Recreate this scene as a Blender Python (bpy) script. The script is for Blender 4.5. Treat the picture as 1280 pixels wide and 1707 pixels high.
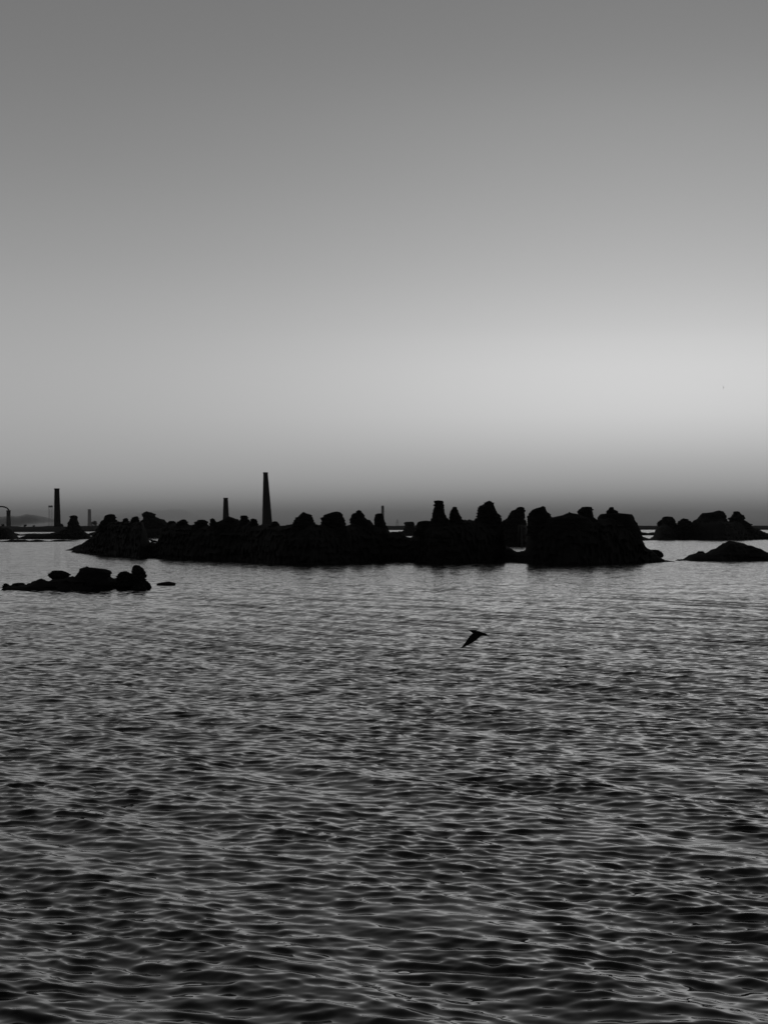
import bpy, bmesh, math, random
import numpy as np
from mathutils import Vector, noise

random.seed(7)
R = math.radians
sc = bpy.context.scene
C = sc.collection
for o in list(bpy.data.objects):
    bpy.data.objects.remove(o)

# ------------------------------------------------------------------ camera
H = 5.0            # eye height above the water, metres
F = 3000.0         # focal length in pixels of the 1280 px wide photograph
Q = F / 2000
HY = 878.0         # row of the horizon
cam_d = bpy.data.cameras.new('camera')
cam = bpy.data.objects.new('camera', cam_d)
C.objects.link(cam)
cam.location = (0, 0, H)
cam.rotation_euler = (R(90), 0, 0)
cam_d.sensor_fit = 'HORIZONTAL'
cam_d.sensor_width = 36
cam_d.lens = 36 * F / 1280
cam_d.shift_y = (HY - 853.5) / 1280
cam_d.clip_start = 0.1
cam_d.clip_end = 40000
sc.camera = cam

sc.view_settings.view_transform = 'Standard'
sc.view_settings.look = 'None'
sc.view_settings.exposure = 0.0
sc.view_settings.gamma = 1.0
sc.view_settings.use_curve_mapping = False

# ------------------------------------------------------------------ sky: dusk after sunset, glow low on the right, black and white
world = bpy.data.worlds.new('World')
sc.world = world
world.use_nodes = True
wn = world.node_tree.nodes
wl = world.node_tree.links
wn.clear()


def mth(nt, op, a, b=None, clamp=False):
    n = nt.nodes.new('ShaderNodeMath')
    n.operation = op
    n.use_clamp = clamp
    for i, v in enumerate((a, b)):
        if v is None:
            continue
        if isinstance(v, (int, float)):
            n.inputs[i].default_value = v
        else:
            nt.links.new(v, n.inputs[i])
    return n.outputs[0]


def curve(nt, src, pts):
    n = nt.nodes.new('ShaderNodeFloatCurve')
    nt.links.new(src, n.inputs['Value'])
    c = n.mapping.curves[0]
    n.mapping.extend = 'HORIZONTAL'
    c.points[0].location = pts[0]
    c.points[-1].location = pts[-1]
    for p in pts[1:-1]:
        c.points.new(*p)
    n.mapping.update()
    return n.outputs[0]


nt = world.node_tree
tc = wn.new('ShaderNodeTexCoord')
sep = wn.new('ShaderNodeSeparateXYZ')
wl.new(tc.outputs['Generated'], sep.inputs[0])
X, Y, Z = sep.outputs
el = mth(nt, 'MULTIPLY', mth(nt, 'ARCSINE', Z), 180 / math.pi)      # degrees above the horizon
t = mth(nt, 'MULTIPLY', el, 1 / 60, clamp=True)
az = mth(nt, 'MULTIPLY', mth(nt, 'ARCTAN2', X, Y), 180 / math.pi)
away = [(0, .13), (.33, .18), (.73, .25), (1.13, .325), (1.87, .380), (2.7, .395), (4.0, .405), (5.7, .388), (9.0, .305),
        (12.6, .226), (16.2, .185), (24, .150), (36, .105), (60, .065)]
glow = [(0, .13), (.33, .18), (.73, .245), (1.13, .340), (1.47, .395), (2.07, .475), (2.6, .550), (3.2, .620), (3.8, .665), (4.6, .680), (5.4, .655), (6.5, .575), (9.0, .435),
        (12.6, .310), (16.2, .218), (24, .160), (36, .11), (60, .065)]
ca = curve(nt, t, [(e / 60, v) for e, v in away])
cg = curve(nt, t, [(e / 60, v) for e, v in glow])
d = mth(nt, 'DIVIDE', mth(nt, 'SUBTRACT', az, 9.6), 9.8)
g = mth(nt, 'EXPONENT', mth(nt, 'MULTIPLY', mth(nt, 'MULTIPLY', d, d), -0.5))
lum = mth(nt, 'ADD', mth(nt, 'MULTIPLY', ca, mth(nt, 'SUBTRACT', 1.0, g)), mth(nt, 'MULTIPLY', cg, g))
# the sky opposite the sunset is darker
ca2 = mth(nt, 'COSINE', mth(nt, 'MULTIPLY', mth(nt, 'SUBTRACT', az, 11.6), math.pi / 180))
side = wn.new('ShaderNodeMapRange')
side.interpolation_type = 'SMOOTHSTEP'
side.inputs['From Min'].default_value = -0.9
side.inputs['From Max'].default_value = 0.8
side.inputs['To Min'].default_value = 0.45
side.inputs['To Max'].default_value = 1.0
wl.new(ca2, side.inputs['Value'])
lum = mth(nt, 'MULTIPLY', lum, side.outputs[0])
bgn = wn.new('ShaderNodeBackground')
wl.new(lum, bgn.inputs['Color'])
bgn.inputs['Strength'].default_value = 1.0
wo = wn.new('ShaderNodeOutputWorld')
wl.new(bgn.outputs[0], wo.inputs['Surface'])


# ------------------------------------------------------------------ helpers
def px(x, y, D):
    """point at distance D that falls on pixel (x, y)"""
    return Vector(((x - 640) / F * D, D, H + (HY - y) / F * D))


def shore(y):
    return H * F / (y - HY)


def interp(pts, x):
    return float(np.interp(x, [p[0] for p in pts], [p[1] for p in pts]))


def tag(o, label=None, cat=None, group=None, kind=None):
    if label: o['label'] = label
    if cat: o['category'] = cat
    if group: o['group'] = group
    if kind: o['kind'] = kind
    return o


def mesh_obj(name, verts, faces, m, parent=None, smooth=False):
    me = bpy.data.meshes.new(name)
    me.from_pydata([tuple(v) for v in verts], [], faces)
    me.materials.append(m)
    if smooth:
        me.polygons.foreach_set('use_smooth', [True] * len(me.polygons))
    me.update()
    o = bpy.data.objects.new(name, me)
    C.objects.link(o)
    if parent:
        o.parent = parent
    return o


def empty(name, loc):
    o = bpy.data.objects.new(name, None)
    o.location = loc
    C.objects.link(o)
    return o


def stone(name, c0, c1, scale, rough=0.85, spec=0.15, bump=0.3):
    m = bpy.data.materials.new(name)
    m.use_nodes = True
    n, l = m.node_tree.nodes, m.node_tree.links
    b = n['Principled BSDF']
    b.inputs['Roughness'].default_value = rough
    b.inputs['Specular IOR Level'].default_value = spec
    tcn = n.new('ShaderNodeTexCoord')
    nz = n.new('ShaderNodeTexNoise')
    nz.inputs['Scale'].default_value = scale
    nz.inputs['Detail'].default_value = 8
    l.new(tcn.outputs['Object'], nz.inputs['Vector'])
    cr = n.new('ShaderNodeValToRGB')
    cr.color_ramp.elements[0].position = .35
    cr.color_ramp.elements[0].color = (c0, c0, c0, 1)
    cr.color_ramp.elements[1].position = .7
    cr.color_ramp.elements[1].color = (c1, c1, c1, 1)
    l.new(nz.outputs['Fac'], cr.inputs[0])
    l.new(cr.outputs[0], b.inputs['Base Color'])
    bp = n.new('ShaderNodeBump')
    bp.inputs['Strength'].default_value = bump
    bp.inputs['Distance'].default_value = .2
    l.new(nz.outputs['Fac'], bp.inputs['Height'])
    l.new(bp.outputs[0], b.inputs['Normal'])
    return m


M_rock = stone('wet_black_rock', .015, .020, 1.3, bump=.15, spec=.05)
M_shelf = stone('dark_shelf_rock', .015, .020, .8, bump=.15, spec=.05)
M_land = stone('dark_scrub_land', .004, .010, .05, spec=.05)
M_brick = stone('sooty_brickwork', .005, .012, .6, spec=.05)
M_steel = stone('sooty_steel', .006, .014, 2.0, spec=.05)
M_leaf = stone('dark_foliage', .010, .025, .8)
M_plume = stone('dark_plumage', .008, .02, 20)


# ------------------------------------------------------------------ the sea
def build_sea():
    rng = np.random.default_rng(11)
    # columns: fine towards the open view, coarse all round
    fine = np.arange(-R(15.5), R(15.5), 0.00088)
    coarse = np.linspace(R(15.5), R(344.5), 110)
    th = np.concatenate([fine, coarse])[:-1]
    dth = np.abs(np.diff(np.append(th, th[0] + 2 * math.pi)))
    r1 = np.geomspace(0.8, 16.5, 40)[:-1]
    r2 = np.exp(np.arange(math.log(16.5), math.log(160), 0.0019))
    r3 = np.geomspace(r2[-1] * 1.004, 19500, 400)
    r = np.concatenate([r1, r2, r3])
    dr = np.gradient(r)
    nr, nc = len(r), len(th)
    RR, TT = np.meshgrid(r.astype(np.float32), th.astype(np.float32), indexing='ij')
    X0 = (RR * np.sin(TT)).astype(np.float32)
    Y0 = (RR * np.cos(TT)).astype(np.float32)
    sp = np.maximum(np.broadcast_to(dr[:, None], (nr, nc)) * 0.9, RR * dth[None, :] * 0.9).astype(np.float32)
    Zs = np.zeros_like(X0); DX = np.zeros_like(X0); DY = np.zeros_like(X0)
    # gust patches and wave groups
    def patch(L, n, seed):
        g = np.random.default_rng(seed)
        s = np.zeros_like(X0)
        for _ in range(n):
            a = g.uniform(0, 2 * math.pi); k = 2 * math.pi / (L * g.uniform(.6, 1.7))
            s += np.sin(k * (X0 * math.cos(a) + Y0 * math.sin(a)) + g.uniform(0, 6.28))
        return s / math.sqrt(n / 2)
    p1 = patch(14, 7, 1); p2 = patch(5, 8, 2); p3 = patch(2.2, 8, 3)
    # waves eased with distance, added so the far water mirrors brighter sky
    far_calm = (1 - .5 * np.clip((Y0 - 75) / 100, 0, 1)).astype(np.float32)
    # components: (wavelength, direction of travel measured from the view axis, slope amplitude)
    comps = []
    def band(l0, l1, n, a0, spread, slope, patchy):
        for i in range(n):
            L = l0 * (l1 / l0) ** ((i + rng.uniform(0, 1)) / n)
            a = a0 + rng.normal(0, spread)
            comps.append((L, a, slope * math.sqrt(2 / n), patchy))
    band(3.4, 1.9, 8, R(240), R(7), .070, 0)           # longer crests slanting down to the right
    band(2.4, 1.1, 10, R(122), R(14), .024, 0)         # the crossing set
    band(1.0, .52, 36, R(199), R(27), .074, 1)
    band(.52, .27, 56, R(196), R(34), .128, 2)
    band(.27, .14, 40, R(190), R(42), .058, 3)
    for L, a, s, patchy in comps:
        k = 2 * math.pi / L
        kx, ky = k * math.sin(a), k * math.cos(a)
        ph = (kx * X0 + ky * Y0 + rng.uniform(0, 6.283)).astype(np.float32)
        att = np.clip((L / sp - 1.5) / 1.2, 0, 1)
        amp = (s / k) * att
        if patchy == 1:
            amp = amp * (1 + .12 * p1)
        elif patchy == 2:
            amp = amp * (1 + .15 * p2)
        elif patchy == 3:
            amp = amp * (1 + .2 * p2 + .1 * p1)
        amp = amp * far_calm
        Zs += amp * np.cos(ph)
        sn = amp * np.sin(ph)
        DX -= sn * math.sin(a)
        DY -= sn * math.cos(a)
    chop = .5
    co = np.stack([X0 + chop * DX, Y0 + chop * DY - 1.05 * Zs, Zs], -1).reshape(-1, 3).astype(np.float32)
    co = np.vstack([co, [[0, 0, 0]]]).astype(np.float32)
    i = np.arange(nr - 1)[:, None] * nc
    j = np.arange(nc)[None, :]
    jn = (j + 1) % nc
    q = np.stack([i + j, i + nc + j, i + nc + jn, i + jn], -1).reshape(-1, 4)[:, ::-1]
    ctr = nr * nc
    jj = np.arange(nc)
    tri = np.stack([np.full(nc, ctr), (jj + 1) % nc, jj], -1)[:, ::-1]
    me = bpy.data.meshes.new('sea')
    nq, ntr = len(q), len(tri)
    me.vertices.add(len(co)); me.vertices.foreach_set('co', co.ravel())
    li = np.concatenate([q.ravel(), tri.ravel()]).astype(np.int32)
    me.loops.add(len(li)); me.loops.foreach_set('vertex_index', li)
    me.polygons.add(nq + ntr)
    st = np.concatenate([np.arange(nq) * 4, nq * 4 + np.arange(ntr) * 3]).astype(np.int32)
    me.polygons.foreach_set('loop_start', st)
    me.polygons.foreach_set('use_smooth', np.ones(nq + ntr, bool))
    me.update(calc_edges=True)
    if me.polygons[nq // 2].normal.z < 0:
        me.flip_normals()
    o = bpy.data.objects.new('sea', me)
    C.objects.link(o)
    m = bpy.data.materials.new('sea_water')
    m.use_nodes = True
    n, l = m.node_tree.nodes, m.node_tree.links
    b = n['Principled BSDF']
    b.inputs['Base Color'].default_value = (.006, .006, .006, 1)
    b.inputs['Roughness'].default_value = .015
    b.inputs['IOR'].default_value = 1.42
    tcn = n.new('ShaderNodeTexCoord')
    mp = n.new('ShaderNodeMapping')
    mp.inputs['Scale'].default_value = (.6, 1, 1)
    l.new(tcn.outputs['Object'], mp.inputs['Vector'])
    # small wind ripples as slopes, growing where the mesh no longer carries the short waves
    ln = n.new('ShaderNodeVectorMath'); ln.operation = 'LENGTH'
    l.new(tcn.outputs['Object'], ln.inputs[0])
    mr = n.new('ShaderNodeMapRange')
    mr.inputs['From Min'].default_value = 30
    mr.inputs['From Max'].default_value = 190
    mr.inputs['To Min'].default_value = .02
    mr.inputs['To Max'].default_value = .6
    l.new(ln.outputs['Value'], mr.inputs['Value'])
    geo = n.new('ShaderNodeNewGeometry')
    acc = geo.outputs['Normal']
    for scale, kx, ky in ((2.6, .45, .85), (.9, .25, .50)):
        nz = n.new('ShaderNodeTexNoise')
        nz.inputs['Scale'].default_value = scale
        nz.inputs['Detail'].default_value = 3
        nz.inputs['Roughness'].default_value = .6
        l.new(mp.outputs[0], nz.inputs['Vector'])
        sb = n.new('ShaderNodeVectorMath'); sb.operation = 'SUBTRACT'
        l.new(nz.outputs['Color'], sb.inputs[0]); sb.inputs[1].default_value = (.5, .5, .5)
        # mostly gentle slopes with a few steep ones
        ab = n.new('ShaderNodeVectorMath'); ab.operation = 'ABSOLUTE'
        l.new(sb.outputs[0], ab.inputs[0])
        pw = n.new('ShaderNodeVectorMath'); pw.operation = 'MULTIPLY'
        l.new(sb.outputs[0], pw.inputs[0]); l.new(ab.outputs[0], pw.inputs[1])
        st_ = n.new('ShaderNodeVectorMath'); st_.operation = 'SCALE'
        l.new(pw.outputs[0], st_.inputs[0]); st_.inputs['Scale'].default_value = 9.0
        mu = n.new('ShaderNodeVectorMath'); mu.operation = 'MULTIPLY'
        l.new(st_.outputs[0], mu.inputs[0]); mu.inputs[1].default_value = (kx, ky, 0)
        sc_ = n.new('ShaderNodeVectorMath'); sc_.operation = 'SCALE'
        l.new(mu.outputs[0], sc_.inputs[0]); l.new(mr.outputs[0], sc_.inputs['Scale'])
        ad = n.new('ShaderNodeVectorMath'); ad.operation = 'ADD'
        l.new(acc, ad.inputs[0]); l.new(sc_.outputs[0], ad.inputs[1])
        acc = ad.outputs[0]
    # added tilt brightens the far water's reflection, standing in for steep wave fronts
    bi = n.new('ShaderNodeVectorMath'); bi.operation = 'SCALE'
    bi.inputs[0].default_value = (0, -.085, 0)
    l.new(mr.outputs[0], bi.inputs['Scale'])
    ad = n.new('ShaderNodeVectorMath'); ad.operation = 'ADD'
    l.new(acc, ad.inputs[0]); l.new(bi.outputs[0], ad.inputs[1])
    acc = ad.outputs[0]
    no = n.new('ShaderNodeVectorMath'); no.operation = 'NORMALIZE'
    l.new(acc, no.inputs[0])
    l.new(no.outputs[0], b.inputs['Normal'])
    me.materials.append(m)
    return tag(o, 'rippled dusk sea filling the lower half of the view', kind='structure')


build_sea()


# ------------------------------------------------------------------ ridges, ledges and shores
def ridge(name, crest, base, thick, label, dx=1.6, m=M_shelf, rough=1.0, off=0.45, seed=0):
    """A long rocky body: crest and front shoreline given along its length; real depth behind the shoreline."""
    x0, x1 = crest[0][0], crest[-1][0]
    n = int((x1 - x0) / dx) + 1
    prof = [(-.02, -1.2), (0, -.05), (.12, .32), (.28, .62), (.5, .86), (.78, .97), (1.0, 1.0),
            (1.25, .96), (1.55, .85), (1.8, .55), (2.0, -.05), (2.03, -1.2)]
    fine = [prof[0], prof[1]]
    for a_, b_ in zip(prof[1:7], prof[2:8]):
        fine += [(a_[0] + (b_[0] - a_[0]) * k / 4, a_[1] + (b_[1] - a_[1]) * k / 4) for k in (1, 2, 3, 4)]
    prof = fine[:-4] + prof[6:]
    V = []
    K = len(prof)
    for i in range(n):
        x = x0 + (x1 - x0) * i / (n - 1)
        by = interp(base, x)
        D0 = shore(by)
        cy = interp(crest, x)
        e = min((x - x0), (x1 - x)) / (x1 - x0)
        th = thick * (0.25 + 0.75 * min(1, e * 7))
        for k, (u, v) in enumerate(prof):
            D = D0 + u * th * off
            Dc = D0 + th * off
            zc = H + (HY - cy) / F * Dc
            zc = max(zc, .02)
            z = v * zc if v > -1 else -1.5
            if v < 0 and v > -1:
                z = -.1
            X_ = (x - 640) / F * Dc
            p = Vector((X_, D, z))
            if 0 < v:
                s = seed * 7.3
                q = Vector((X_ * .55 + s, D * .55, z * 1.3))
                f = noise.fractal(q, 1, 2, 5)
                amp = rough * .10 * min(zc, 4) * (1 if v < .99 else .25)
                vd = noise.voronoi(Vector((X_ * .7 + s, D * .7, z * 1.1)))[0]
                blk = min(1.0, (vd[1] - vd[0]) * 2.2) - .5
                p.z += f * amp * .5 + blk * amp * .5
                if u >= .78:
                    pm = Dc / F
                    p.z += rough * min(1, zc / (4 * pm)) * pm * (1.5 * noise.fractal(Vector((X_ / pm * .11, s, u)), 1, 2, 3))
                p.y += blk * amp * 2.5 * (1 if v < .99 else .3)
                p.y += f * amp * 1.2 * (1 if v < .99 else .4)
                # strata: ledges
                st = noise.noise(Vector((X_ * .15 + s, 3.1, z * 3.5)))
                p.y += st * amp * 2.0 * (1 if v < .99 else 0)
            elif v > -1:
                q = noise.fractal(Vector((X_ * .7 + seed, D * .3, 5.5)), 1, 2, 4)
                p.y += q * .5 * rough * th * .06
            V.append(p)
    Fc = []
    for i in range(n - 1):
        for k in range(K - 1):
            a = i * K + k
            Fc.append((a, a + K, a + K + 1, a + 1))
    Fc.append(tuple(range(K)))
    Fc.append(tuple(reversed(range((n - 1) * K, n * K))))
    o = mesh_obj(name, V, Fc, m)
    return tag(o, label, kind='structure')


# long low land on the horizon
fs_base = [(-2600, 888), (-300, 887), (110, 887), (180, 886), (400, 885), (660, 883.6), (1000, 883.2), (1300, 883.4), (3900, 886)]
rr = random.Random(5)
fc = []
x = -2600
while x < 3900:
    b = 876.4 + rr.uniform(-.5, .5)
    if -40 < x < 170: b = 877.6 + rr.uniform(-.9, .5)
    if 1050 < x < 1105: b = 876.3
    if x > 1230: b = 876.2 + rr.uniform(-.4, .4)
    fc.append((x, b))
    x += rr.uniform(9, 34)
ridge('far_shore', fc, fs_base, 260, 'long low dark shore along the horizon', dx=5, m=M_land, rough=.6, seed=1)

# left: low reefs and mud ledges in front of the far shore
ridge('low_reef', [(8, 893), (15, 885), (25, 889.3), (35, 890.6), (55, 889.2), (66, 889.8), (78, 889.6), (86, 888.6), (95, 887), (115, 885), (138, 885),
                   (143, 889.5), (147, 890.5), (152, 888), (160, 886), (200, 887), (240, 892)],
      [(0, 893.0), (240, 893.2)], 26, 'farthest flat dark reef at the left, just under the horizon', seed=2, dx=1.2)
ridge('low_reef', [(-90, 890), (-60, 881), (-20, 880), (0, 879.5), (12, 879.5), (18, 884), (24, 892), (29, 896), (34, 896.8), (39, 894.5), (46, 892.5), (60, 891),
                   (80, 890), (95, 888), (103, 884), (110, 880), (117, 877), (128, 877), (134, 881), (140, 886), (146, 891), (152, 895), (157, 898)],
      [(-90, 899), (60, 898.8), (160, 898.6)], 22, 'flat dark reef carrying the lone stack left of the big island', seed=3, dx=1.2)
ridge('low_reef', [(-120, 899), (-60, 899.5), (-8, 901), (4, 902.4), (12, 901.4), (20, 899.3), (40, 899.8), (46, 901.6), (54, 900.6), (60, 899.4), (67, 899.8), (74, 901.4), (84, 902.2), (90, 900.4),
                   (100, 899.5), (110, 900.5), (118, 901.2), (126, 901.9)],
      [(-120, 904), (60, 903.6), (126, 902.4)], 12, 'thin dark reef edge nearest of the left reefs, with slots of bright water', seed=4, dx=.9)

# behind the big island
ridge('rock_shelf', [(160, 890), (172, 882), (190, 879), (215, 879), (240, 877), (280, 878), (330, 879), (360, 880), (420, 885)],
      [(160, 897.2), (250, 896.6), (420, 896)], 30, 'rock body behind the left half of the big island', seed=5)
ridge('rock_shelf', [(640, 892), (655, 888.2), (668, 887.6), (673, 884), (676, 881), (692, 880), (700, 879.5), (740, 880), (790, 884)],
      [(640, 893.0), (790, 893.0)], 24, 'small rock body behind the middle gap of the big island', seed=6, dx=1)
ridge('rock_shelf', [(790, 900), (800, 890), (815, 882), (830, 878), (838, 876), (860, 874.5), (880, 876), (900, 880), (925, 895)],
      [(790, 909.6), (862, 910.0), (868, 911.4), (874, 911.2), (878, 909.8), (925, 910)], 16, 'rock body behind the right hand pool of the big island', seed=7, dx=1)

# the big island
big_shore = [(100, 920), (122, 921), (150, 923), (190, 926), (222, 928.5), (240, 930.5), (252, 929.6), (300, 932), (360, 934), (400, 935), (430, 937), (470, 939.5),
             (520, 940.6), (560, 939), (600, 937), (640, 936), (690, 936.5), (720, 938.5), (750, 938.6), (790, 937.5), (830, 936), (862, 938), (900, 939.8),
             (950, 940.4), (1000, 939.4), (1060, 937.6), (1100, 937), (1130, 936.6)]
big_crest = [(119, 920), (124, 917), (135, 908), (142, 903), (149, 898), (156, 890), (162, 880), (168, 873), (176, 869), (205, 869.5), (235, 869), (238, 876), (243, 893),
             (246, 901), (250, 903.8), (257, 904.4), (262, 904), (266, 902), (270, 888), (276, 872), (292, 871.5), (300, 873), (314, 875), (350, 877),
             (362, 872), (380, 870), (415, 871.5), (430, 877), (440, 873), (455, 873), (466, 876.2), (480, 876), (492, 874.5),
             (527, 874.5), (535, 876), (574, 875), (584, 875), (620, 872), (624, 876), (642, 876), (647, 882), (650, 886.8), (660, 887.2), (670, 886.8), (673, 888), (676, 893.5),
             (680, 896), (685, 896), (688, 894.5), (691, 884), (694, 874), (700, 872), (720, 871), (748, 872.5), (772, 867.5), (790, 867.5), (834, 869), (837, 880),
             (839, 900), (842, 910.5), (848, 913), (855, 917), (866, 918.8), (874, 918.2), (879, 915), (881, 905), (883, 885), (886, 872), (918, 862), (950, 862), (993, 867),
             (998, 865), (1045, 864), (1056, 868), (1061, 874), (1065, 881), (1067, 891), (1069, 900), (1073, 908), (1079, 914), (1086, 918), (1096, 926),
             (1102, 930), (1108, 934), (1122, 935.8)]
ridge('rock_shelf', big_crest, big_shore, 15, 'long black rock body of the big island in the middle', dx=1.1, seed=8, rough=1.2)
ridge('rock_shelf', [(110, 917), (120, 914.5), (134, 908), (150, 902), (175, 899), (200, 903)], [(105, 917.6), (200, 919)], 12,
      'low toe of rock at the left tip of the big island', dx=1, seed=9)

# right: ledges, island
ridge('low_reef', [(1000, 886), (1040, 885), (1060, 884.6), (1070, 887), (1082, 889), (1092, 887), (1102, 884), (1120, 883), (1150, 886)],
      [(1000, 892.3), (1150, 892.6)], 24, 'flat reef between big island and right island, upper of two', seed=10, dx=1)
ridge('rock_shelf', [(1045, 896), (1060, 894), (1070, 895.8), (1080, 897.4), (1088, 897.2), (1094, 893), (1097, 880), (1104, 875), (1125, 875), (1140, 871), (1160, 870), (1212, 869.5),
                     (1240, 870), (1248, 874), (1256, 880), (1266, 884), (1275, 888), (1300, 889), (1330, 893), (1350, 898)],
      [(1045, 901.6), (1078, 901.0), (1100, 900.2), (1130, 899.2), (1200, 900.6), (1240, 899.6), (1350, 899)], 26, 'black rock body of the right island', seed=11, dx=1.1, rough=1.5)
ridge('reef', [(1126, 934.6), (1131, 932.4), (1142, 932.8), (1147, 929), (1152, 924.5), (1163, 922.4), (1176, 922), (1184, 919.4), (1190, 916.6), (1198, 911.6), (1206, 906),
               (1212, 902.4), (1222, 902.2), (1234, 904.6), (1248, 908.6), (1260, 912.4), (1270, 917), (1282, 923), (1300, 928), (1330, 933), (1350, 935.5)],
      [(1120, 934.8), (1145, 935), (1160, 935.6), (1190, 935.8), (1240, 934.8), (1350, 936)], 12, 'pointed black reef at the right edge nearer than the right island', seed=12, dx=1)

# near reef at the left
ridge('reef', [(3, 983), (8, 978), (20, 977.5), (46, 976), (58, 971), (66, 967.4), (80, 968.5), (86, 967), (105, 965.5), (112, 962.5), (130, 960.5), (165, 960), (184, 961.5), (190, 963), (200, 962),
               (216, 963), (238, 965), (244, 970.5), (250, 972.4), (252, 977)],
      [(3, 984.6), (100, 984.0), (150, 982.8), (200, 981), (252, 981.5)], 4.2, 'low black near reef at the left that carries the boulders', seed=13, dx=1, rough=1.6)


# ------------------------------------------------------------------ stacks and boulders
def stack(profile, D, label, name='sea_stack', cat='rock stack', deep=.85, foot=None, seed=0, group=None, jag=1.0, steps=None):
    """profile: (row, left, right) from the top down; a full round body at distance D with layered ledges"""
    prof = sorted(profile)
    yb = prof[-1][0]
    if foot:
        prof.append(foot)
        yb = foot[0]
    yt = prof[0][0]
    zt, zb = px(0, yt, D).z, px(0, yb, D).z
    n = max(14, min(64, int((yb - yt) * 2)))
    seg = 36
    pxm = D / F
    cx = sum((p[1] + p[2]) / 2 for p in prof) / len(prof)
    cxw = (cx - 640) / F * D
    base = Vector((cxw, D, zb))
    V = []
    wmax = max(p[2] - p[1] for p in prof) / 2 / F * D
    for i in range(n + 1):
        y = yt + (yb - yt) * i / n
        l = float(np.interp(y, [p[0] for p in prof], [p[1] for p in prof]))
        r_ = float(np.interp(y, [p[0] for p in prof], [p[2] for p in prof]))
        c = ((l + r_) / 2 - 640) / F * D
        w = max((r_ - l) / 2 / F * D, .05)
        z = zb + (zt - zb) * (1 - i / n)
        lay = noise.noise(Vector((seed * 3.1, 1.7, z * 2.6 / max(.6, wmax * .35))))
        tooth = 1.0 if noise.noise(Vector((seed * 1.3, 8.8, z * .42 / pxm))) > .05 else -.7
        for j in range(seg):
            a = 2 * math.pi * j / seg
            ce, se = math.cos(a), math.sin(a)
            # rounded rectangle plan
            ex = .8
            ux = math.copysign(abs(ce) ** ex, ce)
            uy = math.copysign(abs(se) ** ex, se)
            wy = (w * .7 + wmax * .3) * deep
            f = noise.fractal(Vector((ux * 1.6 + seed, uy * 1.6, z * .9 / max(.5, wmax) + seed)), 1, 2, 4)
            f2 = noise.noise(Vector((ux * 4 + seed, uy * 4, z * 4 / max(.5, wmax * .6))))
            k = 1 + jag * (.035 * lay + .05 * f * (.4 + .6 * abs(se)) + .035 * f2)
            vd = noise.voronoi(Vector((ux * 1.5 + seed * 2.3, uy * 1.5, z * 1.6 / max(.4, wmax))))[0]
            blk = min(1.0, (vd[1] - vd[0]) * 2.5) - .55
            k += jag * .10 * blk
            rag = jag * pxm * (.8 * tooth * (.5 + f2) + 1.5 * noise.noise(Vector((ux * 2 + seed, uy * 2, z * .55 / pxm))))
            V.append(Vector((c + ux * (w * k + rag) - cxw, uy * (wy * k + rag) + .15 * f, z - zb + .04 * f2 * w + (pxm * .8 * blk if i < n else 0))))
    V.append(Vector((V[0].x * .5 + V[seg // 2].x * .5, 0, zt - zb + .05 * wmax)))
    top = len(V) - 1
    Fc = []
    for i in range(n):
        for j in range(seg):
            a, b = i * seg + j, i * seg + (j + 1) % seg
            Fc.append((a, a + seg, b + seg, b))
    for j in range(seg):
        Fc.append((top, j, (j + 1) % seg))
    Fc.append(tuple(reversed(range(n * seg, (n + 1) * seg))))
    o = mesh_obj(name, V, Fc, M_rock)
    o.location = base
    return tag(o, label, cat, group)


G1 = 'eroded rock stacks on the big island'


def on_big(profile, label, extra=6, down=14, D=None, **k):
    D = D * Q if D else None
    k['jag'] = k.get('jag', 1.0) * 1.4
    p = sorted(profile)
    xm = (p[-1][1] + p[-1][2]) / 2
    if D is None:
        D = shore(interp(big_shore, xm)) + extra
    y, l, r_ = p[-1]
    w = (r_ - l) * .06 + 1
    stack(profile, D, label, foot=(y + down, l - w, r_ + w), group=G1, **k)


on_big([(857.8, 181, 189), (859.5, 176, 191), (862, 174, 192.5), (865, 173, 193), (868, 171, 195), (873, 166, 200)], 'leftmost rounded stack on the big island', seed=1)
on_big([(864, 208, 211), (866, 206, 213), (870, 204, 215), (873, 203, 216)], 'small knob between the two leftmost larger stacks of the big island', seed=2)
on_big([(861.2, 225, 229), (862.5, 222, 231), (866, 219, 232), (870, 217, 233), (874, 215, 234)], 'short stack left of the tall hat shaped stack', seed=3)
on_big([(853.4, 243, 247), (854.6, 239, 254), (857, 237.5, 257), (860, 238.5, 258), (862.5, 238.5, 261), (866, 237.5, 269), (869.5, 235, 276), (873, 234, 281)],
       'hat shaped stack, highest left of the chimneys, long slope on its right', D=535, seed=4, down=8)
on_big([(868.8, 284, 289), (870.5, 281, 292), (874, 279, 294)], 'low knob right of the hat shaped stack', seed=5)
on_big([(866.3, 304, 309), (868, 300, 311), (871, 296, 312), (875, 294, 313)], 'small rounded stack between the low knob and the flat topped block', seed=6)
on_big([(867, 331, 342), (868.6, 328, 345), (871, 325, 346), (874, 323, 346.5), (878, 321, 349)], 'low flat topped block left of the small chimney', seed=7)
on_big([(864.4, 353, 355), (866, 351, 357), (869, 350.5, 359), (873, 350, 362), (878, 348, 366)], 'narrow little tooth right of the low flat topped block', seed=8)
on_big([(862.2, 379, 384), (863.5, 376, 389), (866, 372, 396), (868.5, 366, 402), (872, 358, 410), (877, 354, 416)], 'broad low dome standing before the small chimney', seed=9)
on_big([(859.8, 402, 411), (861.5, 401, 412), (865, 401.5, 413), (868, 400, 416), (872, 399, 419)], 'small square block right of the broad low dome', seed=10)
on_big([(864.6, 420, 423), (866, 419, 427), (870, 418, 428.5), (876, 417, 430)], 'small tooth between the square block and the tall chimney', seed=11)
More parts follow.
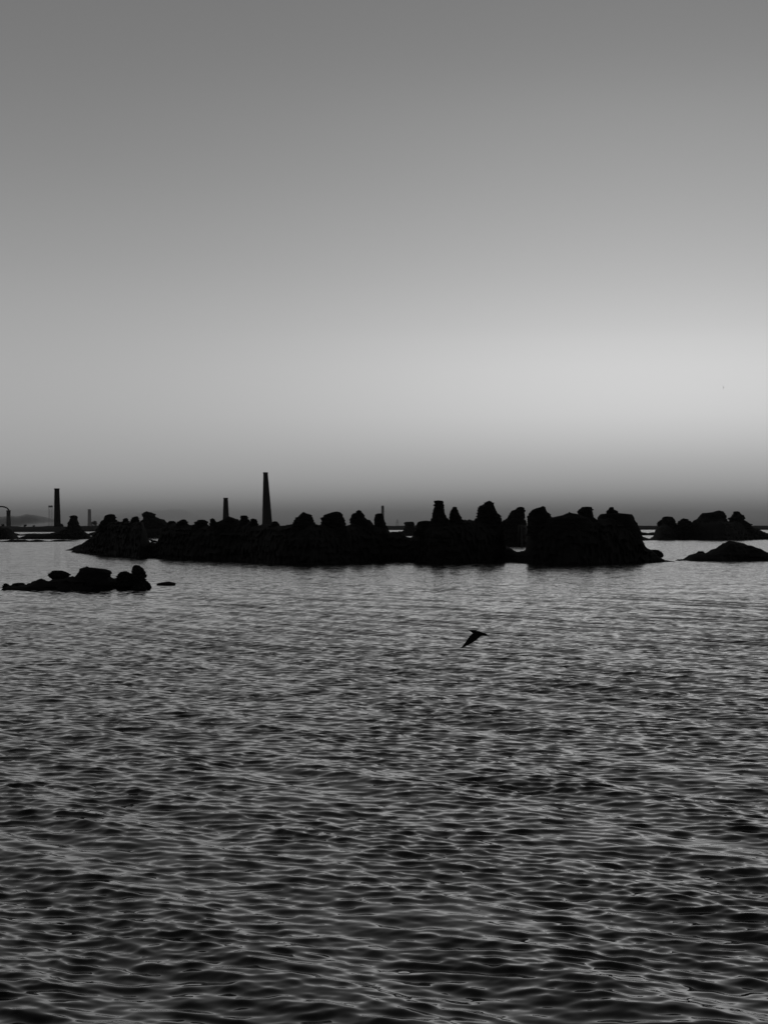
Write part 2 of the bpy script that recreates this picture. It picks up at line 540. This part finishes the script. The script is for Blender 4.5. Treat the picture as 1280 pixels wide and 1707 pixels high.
on_big([(869.4, 457, 460), (870.6, 454, 463), (873, 452, 464.5), (877, 450, 467)], 'low lump just right of the tall chimney foot', seed=12)
on_big([(854.8, 504, 508), (856.6, 502.5, 513), (859, 499, 519), (862, 495.5, 520.5), (866, 492.5, 521.5), (870, 490, 522.5), (873.5, 488, 527), (877, 487, 531)],
       'rounded stack first to the right of the tall chimney', seed=13)
on_big([(853.8, 556, 566), (855.6, 549, 568.5), (858, 541, 570), (861, 540, 571.5), (864, 535.5, 573), (868, 535.5, 573.5), (873, 534.5, 574.5), (878, 533, 577)],
       'broad boxy stack second to the right of the tall chimney', seed=14)
on_big([(851.2, 596.5, 600.5), (853, 594.5, 602.5), (856, 591, 604.5), (859, 586, 606.5), (863, 584.8, 608), (866, 584.5, 612), (869, 584.3, 619), (873, 584, 621), (878, 583, 623)],
       'peaked stack third to the right of the tall chimney', seed=15)
on_big([(856.3, 628, 637), (858, 625.5, 638), (862, 624.5, 639), (868, 624, 640.5), (874, 624, 643), (880, 623, 646)], 'narrow square pillar before the pale distant chimney', seed=16, jag=.5)
on_big([(870.2, 676, 688), (871.5, 674.5, 689.5), (875, 674.5, 690), (880, 673.5, 691)], 'low flat block above the small middle water gap', D=672, seed=17, down=6)
on_big([(868.9, 703, 718), (870.5, 698, 722), (874, 695, 728), (879, 694, 734)], 'low flat bench at the left foot of the tall slim pillar', seed=18)
on_big([(835, 726, 735), (836.3, 724.3, 737.3), (840, 724.6, 738.2), (843, 723.4, 739.8), (847, 723.4, 739), (851, 722.2, 740.4), (855, 721.4, 741.2), (859, 720.2, 742.6),
        (864, 719.4, 744.6), (868, 718.6, 747), (873, 717, 750), (880, 716, 753)], 'tall slim layered pillar with flat top, highest and narrowest on the big island', seed=19, jag=1.3)
on_big([(845.4, 756.5, 759.5), (847.5, 753.8, 761.5), (851, 752.4, 762.4), (856, 750.4, 764.5), (860, 749.4, 767), (864, 749, 770), (868, 748.5, 773), (876, 747, 778)],
       'small pointed pillar right beside the tall slim pillar', seed=20, jag=1.2)
on_big([(836, 811, 818), (837.6, 808.5, 821), (841, 805.5, 823.3), (844, 800.5, 824), (847, 797.5, 824.8), (850, 796.6, 825.2), (854, 796, 827.6), (858, 795, 831), (862, 793.5, 833),
        (866, 790.5, 834), (870, 788.5, 835.5), (878, 786, 838)], 'big domed stack with stepped left side, broadest of the tall ones', seed=21, jag=1.3)
on_big([(845.8, 864, 872), (847.4, 861.5, 874), (851, 857, 874.4), (855, 849.5, 874.8), (859, 847.5, 875), (863, 844.5, 875), (867, 839, 875), (872, 836, 875.5), (880, 834, 877)],
       'stack slanting up to the right above the right hand pool', D=318, seed=22, jag=1.2, down=12)
on_big([(844.8, 902, 908), (846.3, 897, 909), (849, 888, 910), (852, 883.5, 911.5), (856, 882, 913.8), (860, 880.8, 917), (865, 880.2, 921), (871, 880, 925), (880, 880, 930)],
       'stack with slanted roof line just right of the right hand pool', seed=23, jag=.9)
on_big([(855.2, 947, 951), (857, 944, 962), (859.4, 938, 968), (861.6, 926, 975), (864, 915, 980), (872, 910, 985)], 'low plateau of rock left of the chunky square stack', seed=24, jag=.5)
on_big([(845.4, 969.5, 985), (847, 968, 986.5), (850.5, 965, 987), (853.5, 962, 987.2), (856.5, 964, 987.6), (861, 965, 989), (866, 966, 994), (874, 964, 998)],
       'chunky square stack overhanging on its left', seed=25, jag=.9)
on_big([(845.8, 1018, 1020.5), (847.6, 1015.5, 1023), (851, 1013.6, 1025), (853.5, 1011.5, 1029), (856, 1010.5, 1030.8), (860, 1009, 1032)],
       'small cone crowning the long flat plateau at the right end', seed=26, down=8, extra=7)
on_big([(857, 1004, 1053.5), (858.6, 1000, 1055), (863, 998, 1056.5), (868, 996, 1059), (874, 994, 1063), (882, 993, 1066), (892, 992, 1068)],
       'long flat topped plateau block at the right end of the big island', seed=27, jag=.45)
stack([(916.8, 1084, 1096), (918.6, 1080, 1100), (922, 1077, 1103.5), (926, 1076, 1105.5), (929, 1077, 1104.5), (930.5, 1080, 1099)], shore(936.5) + 4, 'rounded boulder hanging over the right tip of the big island',
      'boulder', 'boulder', foot=(934.5, 1082, 1096), seed=28)
stack([(931.8, 1086, 1097), (933.2, 1078, 1103), (935.2, 1074, 1110), (936.2, 1070, 1116)], shore(937) + 2, 'flat low slab at the right tip of the big island under the boulder', 'boulder', 'boulder', foot=(938, 1068, 1120), seed=29)
stack([(898.8, 248, 251), (900.2, 249, 256), (901.6, 251, 261), (903, 253, 264)], 380 * Q, 'sliver of rock lying in the bright left water gap', 'boulder', 'boulder', foot=(904.5, 252, 266), seed=30)

# lone stack of the left reef
stack([(859.8, 118, 127.5), (861.4, 116.5, 129), (864, 117.5, 128.6), (868, 115.5, 129.4), (871, 113.8, 130.4), (875, 113.4, 132), (880, 110, 136)], 489 * Q,
      'lone stack on the reef left of the big island', foot=(890, 104, 142), seed=31, deep=.9)

# right island
G2 = 'rock stacks on the right island'
DR = 466 * Q
stack([(861.6, 1108, 1118), (863.2, 1104, 1121), (866, 1101.5, 1124), (870, 1098, 1125), (874, 1097, 1126), (878, 1096.5, 1127)], DR, 'domed leftmost stack of the right island', foot=(888, 1095, 1128), seed=32, group=G2, jag=1.7)
stack([(864.6, 1138, 1141), (866, 1135.5, 1145), (868.5, 1132, 1149), (872, 1129.5, 1154), (876, 1128, 1158)], DR, 'low knob between dome and wide block of the right island', foot=(886, 1127, 1160), seed=33, group=G2, jag=1.7)
stack([(852.4, 1192, 1205), (853.8, 1188, 1206.5), (855.2, 1171, 1207.5), (857.5, 1168.5, 1208.6), (861, 1167, 1210), (865, 1163, 1211.5), (869, 1157, 1213), (874, 1153, 1215)], DR,
      'wide flat topped block, largest rock of the right island', foot=(886, 1150, 1218), seed=34, group=G2, jag=1.2)
stack([(853.2, 1224, 1230.5), (854.4, 1222.4, 1233), (857.5, 1223, 1235), (861, 1219.5, 1239.6), (862.6, 1215, 1240.6), (866, 1214.6, 1241), (869, 1214, 1243.5), (873, 1212, 1248)], DR,
      'ragged pointed stack at the right end of the right island', foot=(886, 1208, 1256), seed=35, group=G2, jag=2.0)

stack([(919.2, 1165, 1171), (920.8, 1162, 1174), (923, 1160, 1176)], shore(935) + 4.5, 'small rock on the left slope of the pointed right reef', 'boulder', 'boulder', foot=(926, 1158, 1178), seed=36)

# boulders of the near reef
G3 = 'boulders on the near left reef'
DN = shore(983.2) + 2.2


def near(profile, label, foot, s, **k):
    stack(profile, DN, label, 'boulder', 'boulder', foot=foot, seed=s, group=G3, jag=k.pop('jag', 1.1) * 1.5, **k)


near([(972.8, 8, 12), (974, 6, 15), (976.5, 5.2, 17), (980, 5, 17.2), (982.5, 5, 17.5)], 'upright boulder at the far left end of the near reef', (985, 4.5, 18), 41)
near([(972.2, 26, 38), (973.6, 21, 40), (976, 19.5, 41.5), (979.5, 18, 44)], 'low boulder second from the left on the near reef', (983.5, 16, 47), 42)
near([(966, 64, 72), (967.6, 60, 77), (970, 54, 84), (973, 48, 92), (977, 45, 98)], 'wedge shaped boulder rising to the right, third on the near reef', (982.5, 43, 102), 43)
near([(951.8, 89, 103), (953, 85.5, 108), (955.5, 83, 113), (958.5, 82, 115.8), (961.5, 82.6, 115.6), (964, 84.5, 113), (966.5, 88, 110)], 'mushroom shaped boulder overhanging at both sides on the near reef', (975, 90, 108), 44)
near([(945.8, 142, 148), (947.2, 138, 160), (948.6, 135, 173), (950.2, 133.5, 181), (953, 131.5, 184), (956.5, 130, 185.2), (959.5, 128.6, 184), (962, 127, 181), (964, 122, 182)],
     'broad slab topped boulder, largest on the near reef', (974, 118, 186), 45, jag=.6)
near([(952.8, 203, 212), (954, 199, 216), (957, 197.4, 218.5), (961, 196.6, 219), (966, 195.6, 219.5)], 'squarish boulder beside the tallest boulder of the near reef', (976, 193, 221), 46)
near([(942.6, 225, 230), (944, 222.5, 234), (947, 220.6, 239), (951, 220.2, 240.6), (956, 220, 241.8), (962, 219.6, 243), (968, 220, 242.6), (974, 220, 243.4)], 'tall rounded boulder at the right end of the near reef, highest there', (982, 217, 246), 47)
near([(971.2, 243, 248), (972.6, 241, 250), (974.5, 240, 249)], 'small stone at the foot of the tallest near boulder', (978, 239, 251), 48)
stack([(970.2, 276, 284), (971.4, 268, 289), (973, 262, 292), (975, 261, 293), (976.6, 264, 289)], shore(976.2) + .6, 'flat lone rock awash right of the near reef', 'boulder', 'boulder', foot=(980, 266, 287), seed=49)


# ------------------------------------------------------------------ chimneys and towers on the far shore
def tube(V, Fc, rings, seg=24):
    """rings: list of (centre, radius, normal axis pair) lofted into one surface"""
    st = len(V)
    for c, r_, u, w in rings:
        for j in range(seg):
            a = 2 * math.pi * j / seg
            V.append(c + u * (r_ * math.cos(a)) + w * (r_ * math.sin(a)))
    for i in range(len(rings) - 1):
        for j in range(seg):
            a, b = st + i * seg + j, st + i * seg + (j + 1) % seg
            Fc.append((a, b, b + seg, a + seg))
    Fc.append(tuple(reversed(range(st, st + seg))))
    Fc.append(tuple(range(st + (len(rings) - 1) * seg, st + len(rings) * seg)))


UX, UY = Vector((1, 0, 0)), Vector((0, 1, 0))


def lathe_obj(name, pts, m, parent, seg=24, lean=0.0):
    V, Fc = [], []
    tube(V, Fc, [(Vector((lean * z, 0, z)), r_, UX, UY) for z, r_ in pts], seg)
    o = mesh_obj(name, V, Fc, m, parent)
    return o


def chimney(x_base, x_top, y_top, y_base, w_top, w_base, D, label, footw=None, group='factory chimneys on the far shore'):
    D *= Q
    b = px(x_base, y_base, D)
    z0 = b.z
    root = empty('chimney', (b.x, D, z0))
    h = px(0, y_top, D).z - z0
    s = D / F
    rt, rb = w_top / 2 * s, w_base / 2 * s
    lean = ((x_top - x_base) * s) / h
    pts = [(h * k / 12, rb + (rt - rb) * k / 12) for k in range(13)]
    lathe_obj('shaft', pts, M_brick, root, lean=lean)
    cap = lathe_obj('cap', [(h * .975, rt * 1.02), (h * .98, rt * 1.13), (h * .998, rt * 1.15), (h * 1.004, rt * 1.05)], M_brick, root, lean=lean)
    for k in (.3, .55, .8):
        rk = rb + (rt - rb) * k
        lathe_obj('band', [(h * k, rk * 1.01), (h * (k + .002), rk * 1.05), (h * (k + .012), rk * 1.05), (h * (k + .014), rk * 1.01)], M_steel, root, lean=lean)
    if footw:
        lathe_obj('plinth', [(-4, footw / 2 * s * 1.1), (h * .02, footw / 2 * s), (h * .05, rb * 1.05)], M_brick, root)
    tag(root, label, 'chimney', group)
    return root


chimney(445.6, 442.6, 787.6, 878, 7.4, 17.5, 1240, 'tallest dark chimney, tapering, behind the big island', footw=22)
chimney(376.8, 376.2, 830, 878, 7.2, 12.0, 1300, 'short dark chimney rising behind the broad low dome')
chimney(95.6, 94.8, 814.4, 880, 8.2, 11.6, 1180, 'straight dark chimney at the left, clear of the rocks', footw=17)
chimney(149.3, 149.0, 849, 879, 5.0, 6.6, 12000, 'pale hazy chimney right of the straight dark one', group=None)
chimney(637.8, 637.8, 843, 879, 4.4, 5.0, 6500, 'grey distant chimney showing behind the narrow square pillar', group=None)


def pipe_tower():
    D = 2600 * Q
    s = D / F
    b = px(14.2, 880, D)
    root = empty('pipe_tower', b)
    h = px(0, 852, D).z - b.z
    lathe_obj('tower', [(-5, 4.0 * s), (0, 3.9 * s), (h * .5, 3.5 * s), (h, 3.3 * s)], M_brick, root)
    lathe_obj('collar', [(h * .97, 3.4 * s), (h * .98, 3.8 * s), (h * 1.03, 3.8 * s), (h * 1.05, 3.0 * s)], M_steel, root)
    V, Fc = [], []
    pts = [(16, 856), (15.6, 852), (14, 849.2), (11.5, 846.8), (8, 845.2), (4, 844.5), (-2, 844.3), (-10, 844.6), (-16, 846.5), (-19, 850), (-20, 858), (-20, 879)]
    ring = []
    for i, (x, y) in enumerate(pts):
        p = px(x, y, D) - b
        q0, q1 = pts[max(0, i - 1)], pts[min(len(pts) - 1, i + 1)]
        t_ = Vector((q1[0] - q0[0], 0, -(q1[1] - q0[1]))).normalized()
        n_ = Vector((-t_.z, 0, t_.x))
        ring.append((p, 1.15 * s, n_, UY))
    tube(V, Fc, ring, 14)
    mesh_obj('duct', V, Fc, M_steel, root)
    tag(root, 'grey tower at the left edge with an arched duct bending over', 'tower')


pipe_tower()


def bar(V, Fc, a, b, w):
    d_ = (b - a).normalized()
    u = d_.cross(UY)
    if u.length < .1:
        u = d_.cross(UX)
    u.normalize()
    v = d_.cross(u).normalized()
    st = len(V)
    for c in (a, b):
        for su, sv in ((1, 1), (-1, 1), (-1, -1), (1, -1)):
            V.append(c + u * (w / 2 * su) + v * (w / 2 * sv))
    for i in range(4):
        j = (i + 1) % 4
        Fc.append((st + i, st + j, st + 4 + j, st + 4 + i))
    Fc.append((st + 3, st + 2, st + 1, st))
    Fc.append((st + 4, st + 5, st + 6, st + 7))


def lattice(x, y_top, w_top, w_base, D, label, wl_=.9, nb=6, cross=False):
    D *= Q
    b = px(x, 880, D)
    s = D / F
    root = empty('lattice_mast', b)
    h = px(0, y_top, D).z - b.z
    def corner(k, i):
        w = (w_base + (w_top - w_base) * k) / 2 * s
        sx, sy = ((1, 1), (-1, 1), (-1, -1), (1, -1))[i]
        return Vector((sx * w, sy * w, h * k))
    for i in range(4):
        V, Fc = [], []
        bar(V, Fc, corner(0, i), corner(1, i), wl_)
        mesh_obj('leg', V, Fc, M_steel, root)
    V, Fc = [], []
    for q in range(nb):
        k0, k1 = q / nb, (q + 1) / nb
        for i in range(4):
            j = (i + 1) % 4
            bar(V, Fc, corner(k0, i), corner(k1, j), wl_ * .5)
            bar(V, Fc, corner(k0, j), corner(k1, i), wl_ * .5)
            bar(V, Fc, corner(k1, i), corner(k1, j), wl_ * .6)
    mesh_obj('bracing', V, Fc, M_steel, root)
    if cross:
        V, Fc = [], []
        for k, L in ((.62, 5.0), (.82, 4.0)):
            bar(V, Fc, Vector((-L / 2 * s, 0, h * k)), Vector((L / 2 * s, 0, h * k)), wl_)
        mesh_obj('cross_arm', V, Fc, M_steel, root)
    else:
        w = w_top / 2 * s
        V, Fc = [], []
        bar(V, Fc, Vector((-w * 1.3, 0, h)), Vector((w * 1.3, 0, h)), w * 1.2)
        mesh_obj('platform', V, Fc, M_steel, root)
    tag(root, label, 'mast')


lattice(84.3, 844.2, 5.0, 5.4, 7500, 'faint lattice mast just left of the straight dark chimney', wl_=.8)
lattice(662, 866, 1.2, 4.6, 4000, 'tiny faint pylon right of the grey distant chimney', wl_=.6, nb=4, cross=True)


# ------------------------------------------------------------------ small trees and sheds of the far shore
def tree(x, y_top, w, D, label, y_base=879.5, seed=0):
    r_ = random.Random(seed)
    D *= Q
    b = px(x, y_base, D)
    s = D / F
    root = empty('tree', b)
    h = px(0, y_top, D).z - b.z
    lathe_obj('trunk', [(-2, h * .05), (h * .3, h * .035), (h * .75, h * .015)], M_brick, root, seg=8)
    V, Fc = [], []
    W = w / 2 * s
    lobes = []
    for _ in range(7):
        a = r_.uniform(0, 6.28); q = r_.uniform(.1, .62)
        lobes.append(Vector((math.cos(a) * W * q, math.sin(a) * W * q, h * r_.uniform(.35, .78))))
    lobes.append(Vector((0, 0, h * .74)))
    for _ in range(420):
        c = r_.choice(lobes)
        v = Vector((r_.gauss(0, 1), r_.gauss(0, 1), r_.gauss(0, 1))).normalized()
        rad = min(W * .42, h * .26) * r_.uniform(.6, 1.0)
        p = c + v * rad
        if p.z > h: p.z = h
        e = W * r_.uniform(.08, .16)
        n1 = Vector((r_.gauss(0, 1), r_.gauss(0, 1), r_.gauss(0, 1))).normalized()
        n2 = n1.orthogonal().normalized()
        n3 = n1.cross(n2)
        st = len(V)
        V += [p + n2 * e, p + n3 * e, p - n2 * e, p - n3 * e]
        Fc.append((st, st + 1, st + 2, st + 3))
    mesh_obj('crown', V, Fc, M_leaf, root)
    tag(root, label, 'tree', 'small trees along the far shore')


tree(157, 867.5, 12, 2400, 'small grey tree at the foot of the pale hazy chimney', seed=3)
tree(4, 873.6, 11, 1180, 'bushy tree at the far left edge of the horizon', seed=4)
tree(42, 874.6, 7, 1190, 'small bushy tree right of the pipe tower', seed=5)
tree(57, 875.4, 8, 1190, 'low tree midway between pipe tower and straight dark chimney', seed=6)
tree(103, 873.2, 8, 1180, 'low tree at the right foot of the straight dark chimney', seed=7)


# ------------------------------------------------------------------ smoke
def smoke(pts, D, dens, label, seed):
    D *= Q
    V, Fc = [], []
    s = D / F
    ring = []
    n = 40
    xs = [p[0] for p in pts]
    order = np.argsort(xs)
    T = np.linspace(0, 1, len(pts))
    for i in range(n + 1):
        t_ = i / n
        x = np.interp(t_, T, [p[0] for p in pts]); y = np.interp(t_, T, [p[1] for p in pts]); r_ = np.interp(t_, T, [p[2] for p in pts])
        r_ *= 1 + .18 * noise.noise(Vector((t_ * 9, seed, 0)))
        y += 1.0 * noise.noise(Vector((t_ * 7, seed, 4))) * (r_ / 5)
        p = px(x, y, D)
        ring.append((p, r_ * s, Vector((0, 0, 1)), UY * .8))
    tube(V, Fc, ring, 20)
    m = bpy.data.materials.new('smoke_haze')
    m.use_nodes = True
    nn = m.node_tree.nodes
    nn.remove(nn['Principled BSDF'])
    pv = nn.new('ShaderNodeVolumePrincipled')
    pv.inputs['Color'].default_value = (.2, .2, .2, 1)
    pv.inputs['Density'].default_value = dens
    m.node_tree.links.new(pv.outputs[0], nn['Material Output'].inputs['Volume'])
    o = mesh_obj('smoke', V, Fc, m)
    return tag(o, label, 'smoke', kind='stuff')


smoke([(98, 876, .8), (90, 868, 3), (78, 867, 4.5), (64, 866, 7), (48, 866, 9), (32, 868, 9), (16, 869, 9), (-10, 870, 9), (-50, 870, 8)], 1800, .09, 'dark smoke drifting low to the left from the straight dark chimney foot', 1)
smoke([(352, 872, .8), (342, 868, 3), (328, 864, 5), (314, 859, 7), (302, 856, 8), (288, 857, 9), (270, 859, 9), (240, 862, 9), (200, 864, 9), (150, 867, 7)], 1800, .009, 'faint smoke bank over the left half of the big island', 2)


# ------------------------------------------------------------------ birds
def gull(loc, name='gull'):
    """one continuous body with both wings; beak as a part. Nose towards +X, near wing on -Y side"""
    root = empty(name, loc)
    V, Fc = [], []
    sec = [(-.20, .004, .030, .010), (-.155, .012, .040, .008), (-.11, .028, .034, .002), (-.05, .046, .046, -.004), (.02, .052, .052, -.008), (.08, .045, .048, -.004),
           (.125, .030, .034, .004), (.155, .028, .030, .008), (.185, .024, .026, .008), (.208, .012, .014, .004)]
    ring = []
    seg = 14
    st = 0
    for x, hz, wy, zc in sec:
        for j in range(seg):
            a = 2 * math.pi * j / seg
            V.append(Vector((x, wy * math.cos(a), zc + hz * math.sin(a))))
    for i in range(len(sec) - 1):
        for j in range(seg):
            a, b = i * seg + j, i * seg + (j + 1) % seg
            Fc.append((a, b, b + seg, a + seg))
    Fc.append(tuple(reversed(range(seg))))
    Fc.append(tuple(range((len(sec) - 1) * seg, len(sec) * seg)))
    def wing(pts):
        # pts: leading edge, trailing edge, thickness
        st = len(V)
        K = 8
        for le, te, th in pts:
            le, te = Vector(le), Vector(te)
            for j in range(K):
                a = 2 * math.pi * j / K
                u = .5 - .5 * math.cos(a)
                p = le.lerp(te, u)
                up = Vector((0, .3, 1)).normalized()
                V.append(p + up * (th * math.sin(a) * (1.2 - u)))
        for i in range(len(pts) - 1):
            for j in range(K):
                a, b = st + i * K + j, st + i * K + (j + 1) % K
                Fc.append((a, b, b + K, a + K))
        Fc.append(tuple(reversed(range(st, st + K))))
        e = st + (len(pts) - 1) * K
        Fc.append(tuple(range(e, e + K)))
    # near wing: pushed down and back, seen broadside
    wing([((.10, -.01, .01), (-.07, -.01, .01), .018), ((.085, -.07, -.045), (-.085, -.06, -.03), .014), ((.035, -.13, -.125), (-.125, -.11, -.085), .011),
          ((-.035, -.17, -.21), (-.155, -.15, -.165), .008), ((-.115, -.20, -.285), (-.185, -.19, -.255), .006), ((-.225, -.22, -.375), (-.235, -.22, -.365), .003)])
    # far wing: reaching away from the camera and a little forward
    wing([((.10, .01, .012), (-.07, .01, .012), .018), ((.105, .09, .022), (-.055, .08, .018), .014), ((.11, .20, .020), (-.02, .18, .018), .010),
          ((.09, .32, -.002), (.0, .29, .002), .007), ((.05, .43, -.032), (-.005, .40, -.025), .005), ((-.02, .52, -.065), (-.03, .51, -.062), .003)])
    mesh_obj('body', V, Fc, M_plume, root, smooth=False)
    V, Fc = [], []
    tube(V, Fc, [(Vector((.200, 0, .004)), .010, UY, Vector((0, 0, 1))), (Vector((.228, 0, -.001)), .006, UY, Vector((0, 0, 1))), (Vector((.25, 0, -.008)), .0015, UY, Vector((0, 0, 1)))], 8)
    mesh_obj('beak', V, Fc, M_plume, root)
    return root


g1 = gull(px(795.5, 1055.2, 37))
g1.rotation_euler = (0, R(15), R(-6))
tag(g1, 'dark gull gliding low over the water with one wing swept down', 'bird')
p2 = px(1206, 645.5, 240)
g2 = g1.copy(); C.objects.link(g2)
for ch in g1.children:
    c_ = ch.copy(); C.objects.link(c_); c_.parent = g2
g2.location = p2
g2.rotation_euler = (R(52), 0, R(75))
tag(g2, 'tiny faint bird high in the bright sky at the right', 'bird')

# ------------------------------------------------------------------ haze
hz = 20000.0
z0, z1 = -2.6, 172.0
V = [Vector((sx * hz, sy * hz, z)) for z in (z0, z1) for sx, sy in ((-1, -1), (1, -1), (1, 1), (-1, 1))]
Fc = [(3, 2, 1, 0), (4, 5, 6, 7), (0, 1, 5, 4), (1, 2, 6, 5), (2, 3, 7, 6), (3, 0, 4, 7)]
m = bpy.data.materials.new('haze_air')
m.use_nodes = True
nn = m.node_tree.nodes
nn.remove(nn['Principled BSDF'])
pv = nn.new('ShaderNodeVolumePrincipled')
pv.inputs['Color'].default_value = (.8, .8, .8, 1)
pv.inputs['Density'].default_value = .00004
m.node_tree.links.new(pv.outputs[0], nn['Material Output'].inputs['Volume'])
tag(mesh_obj('haze', V, Fc, m), kind='stuff')
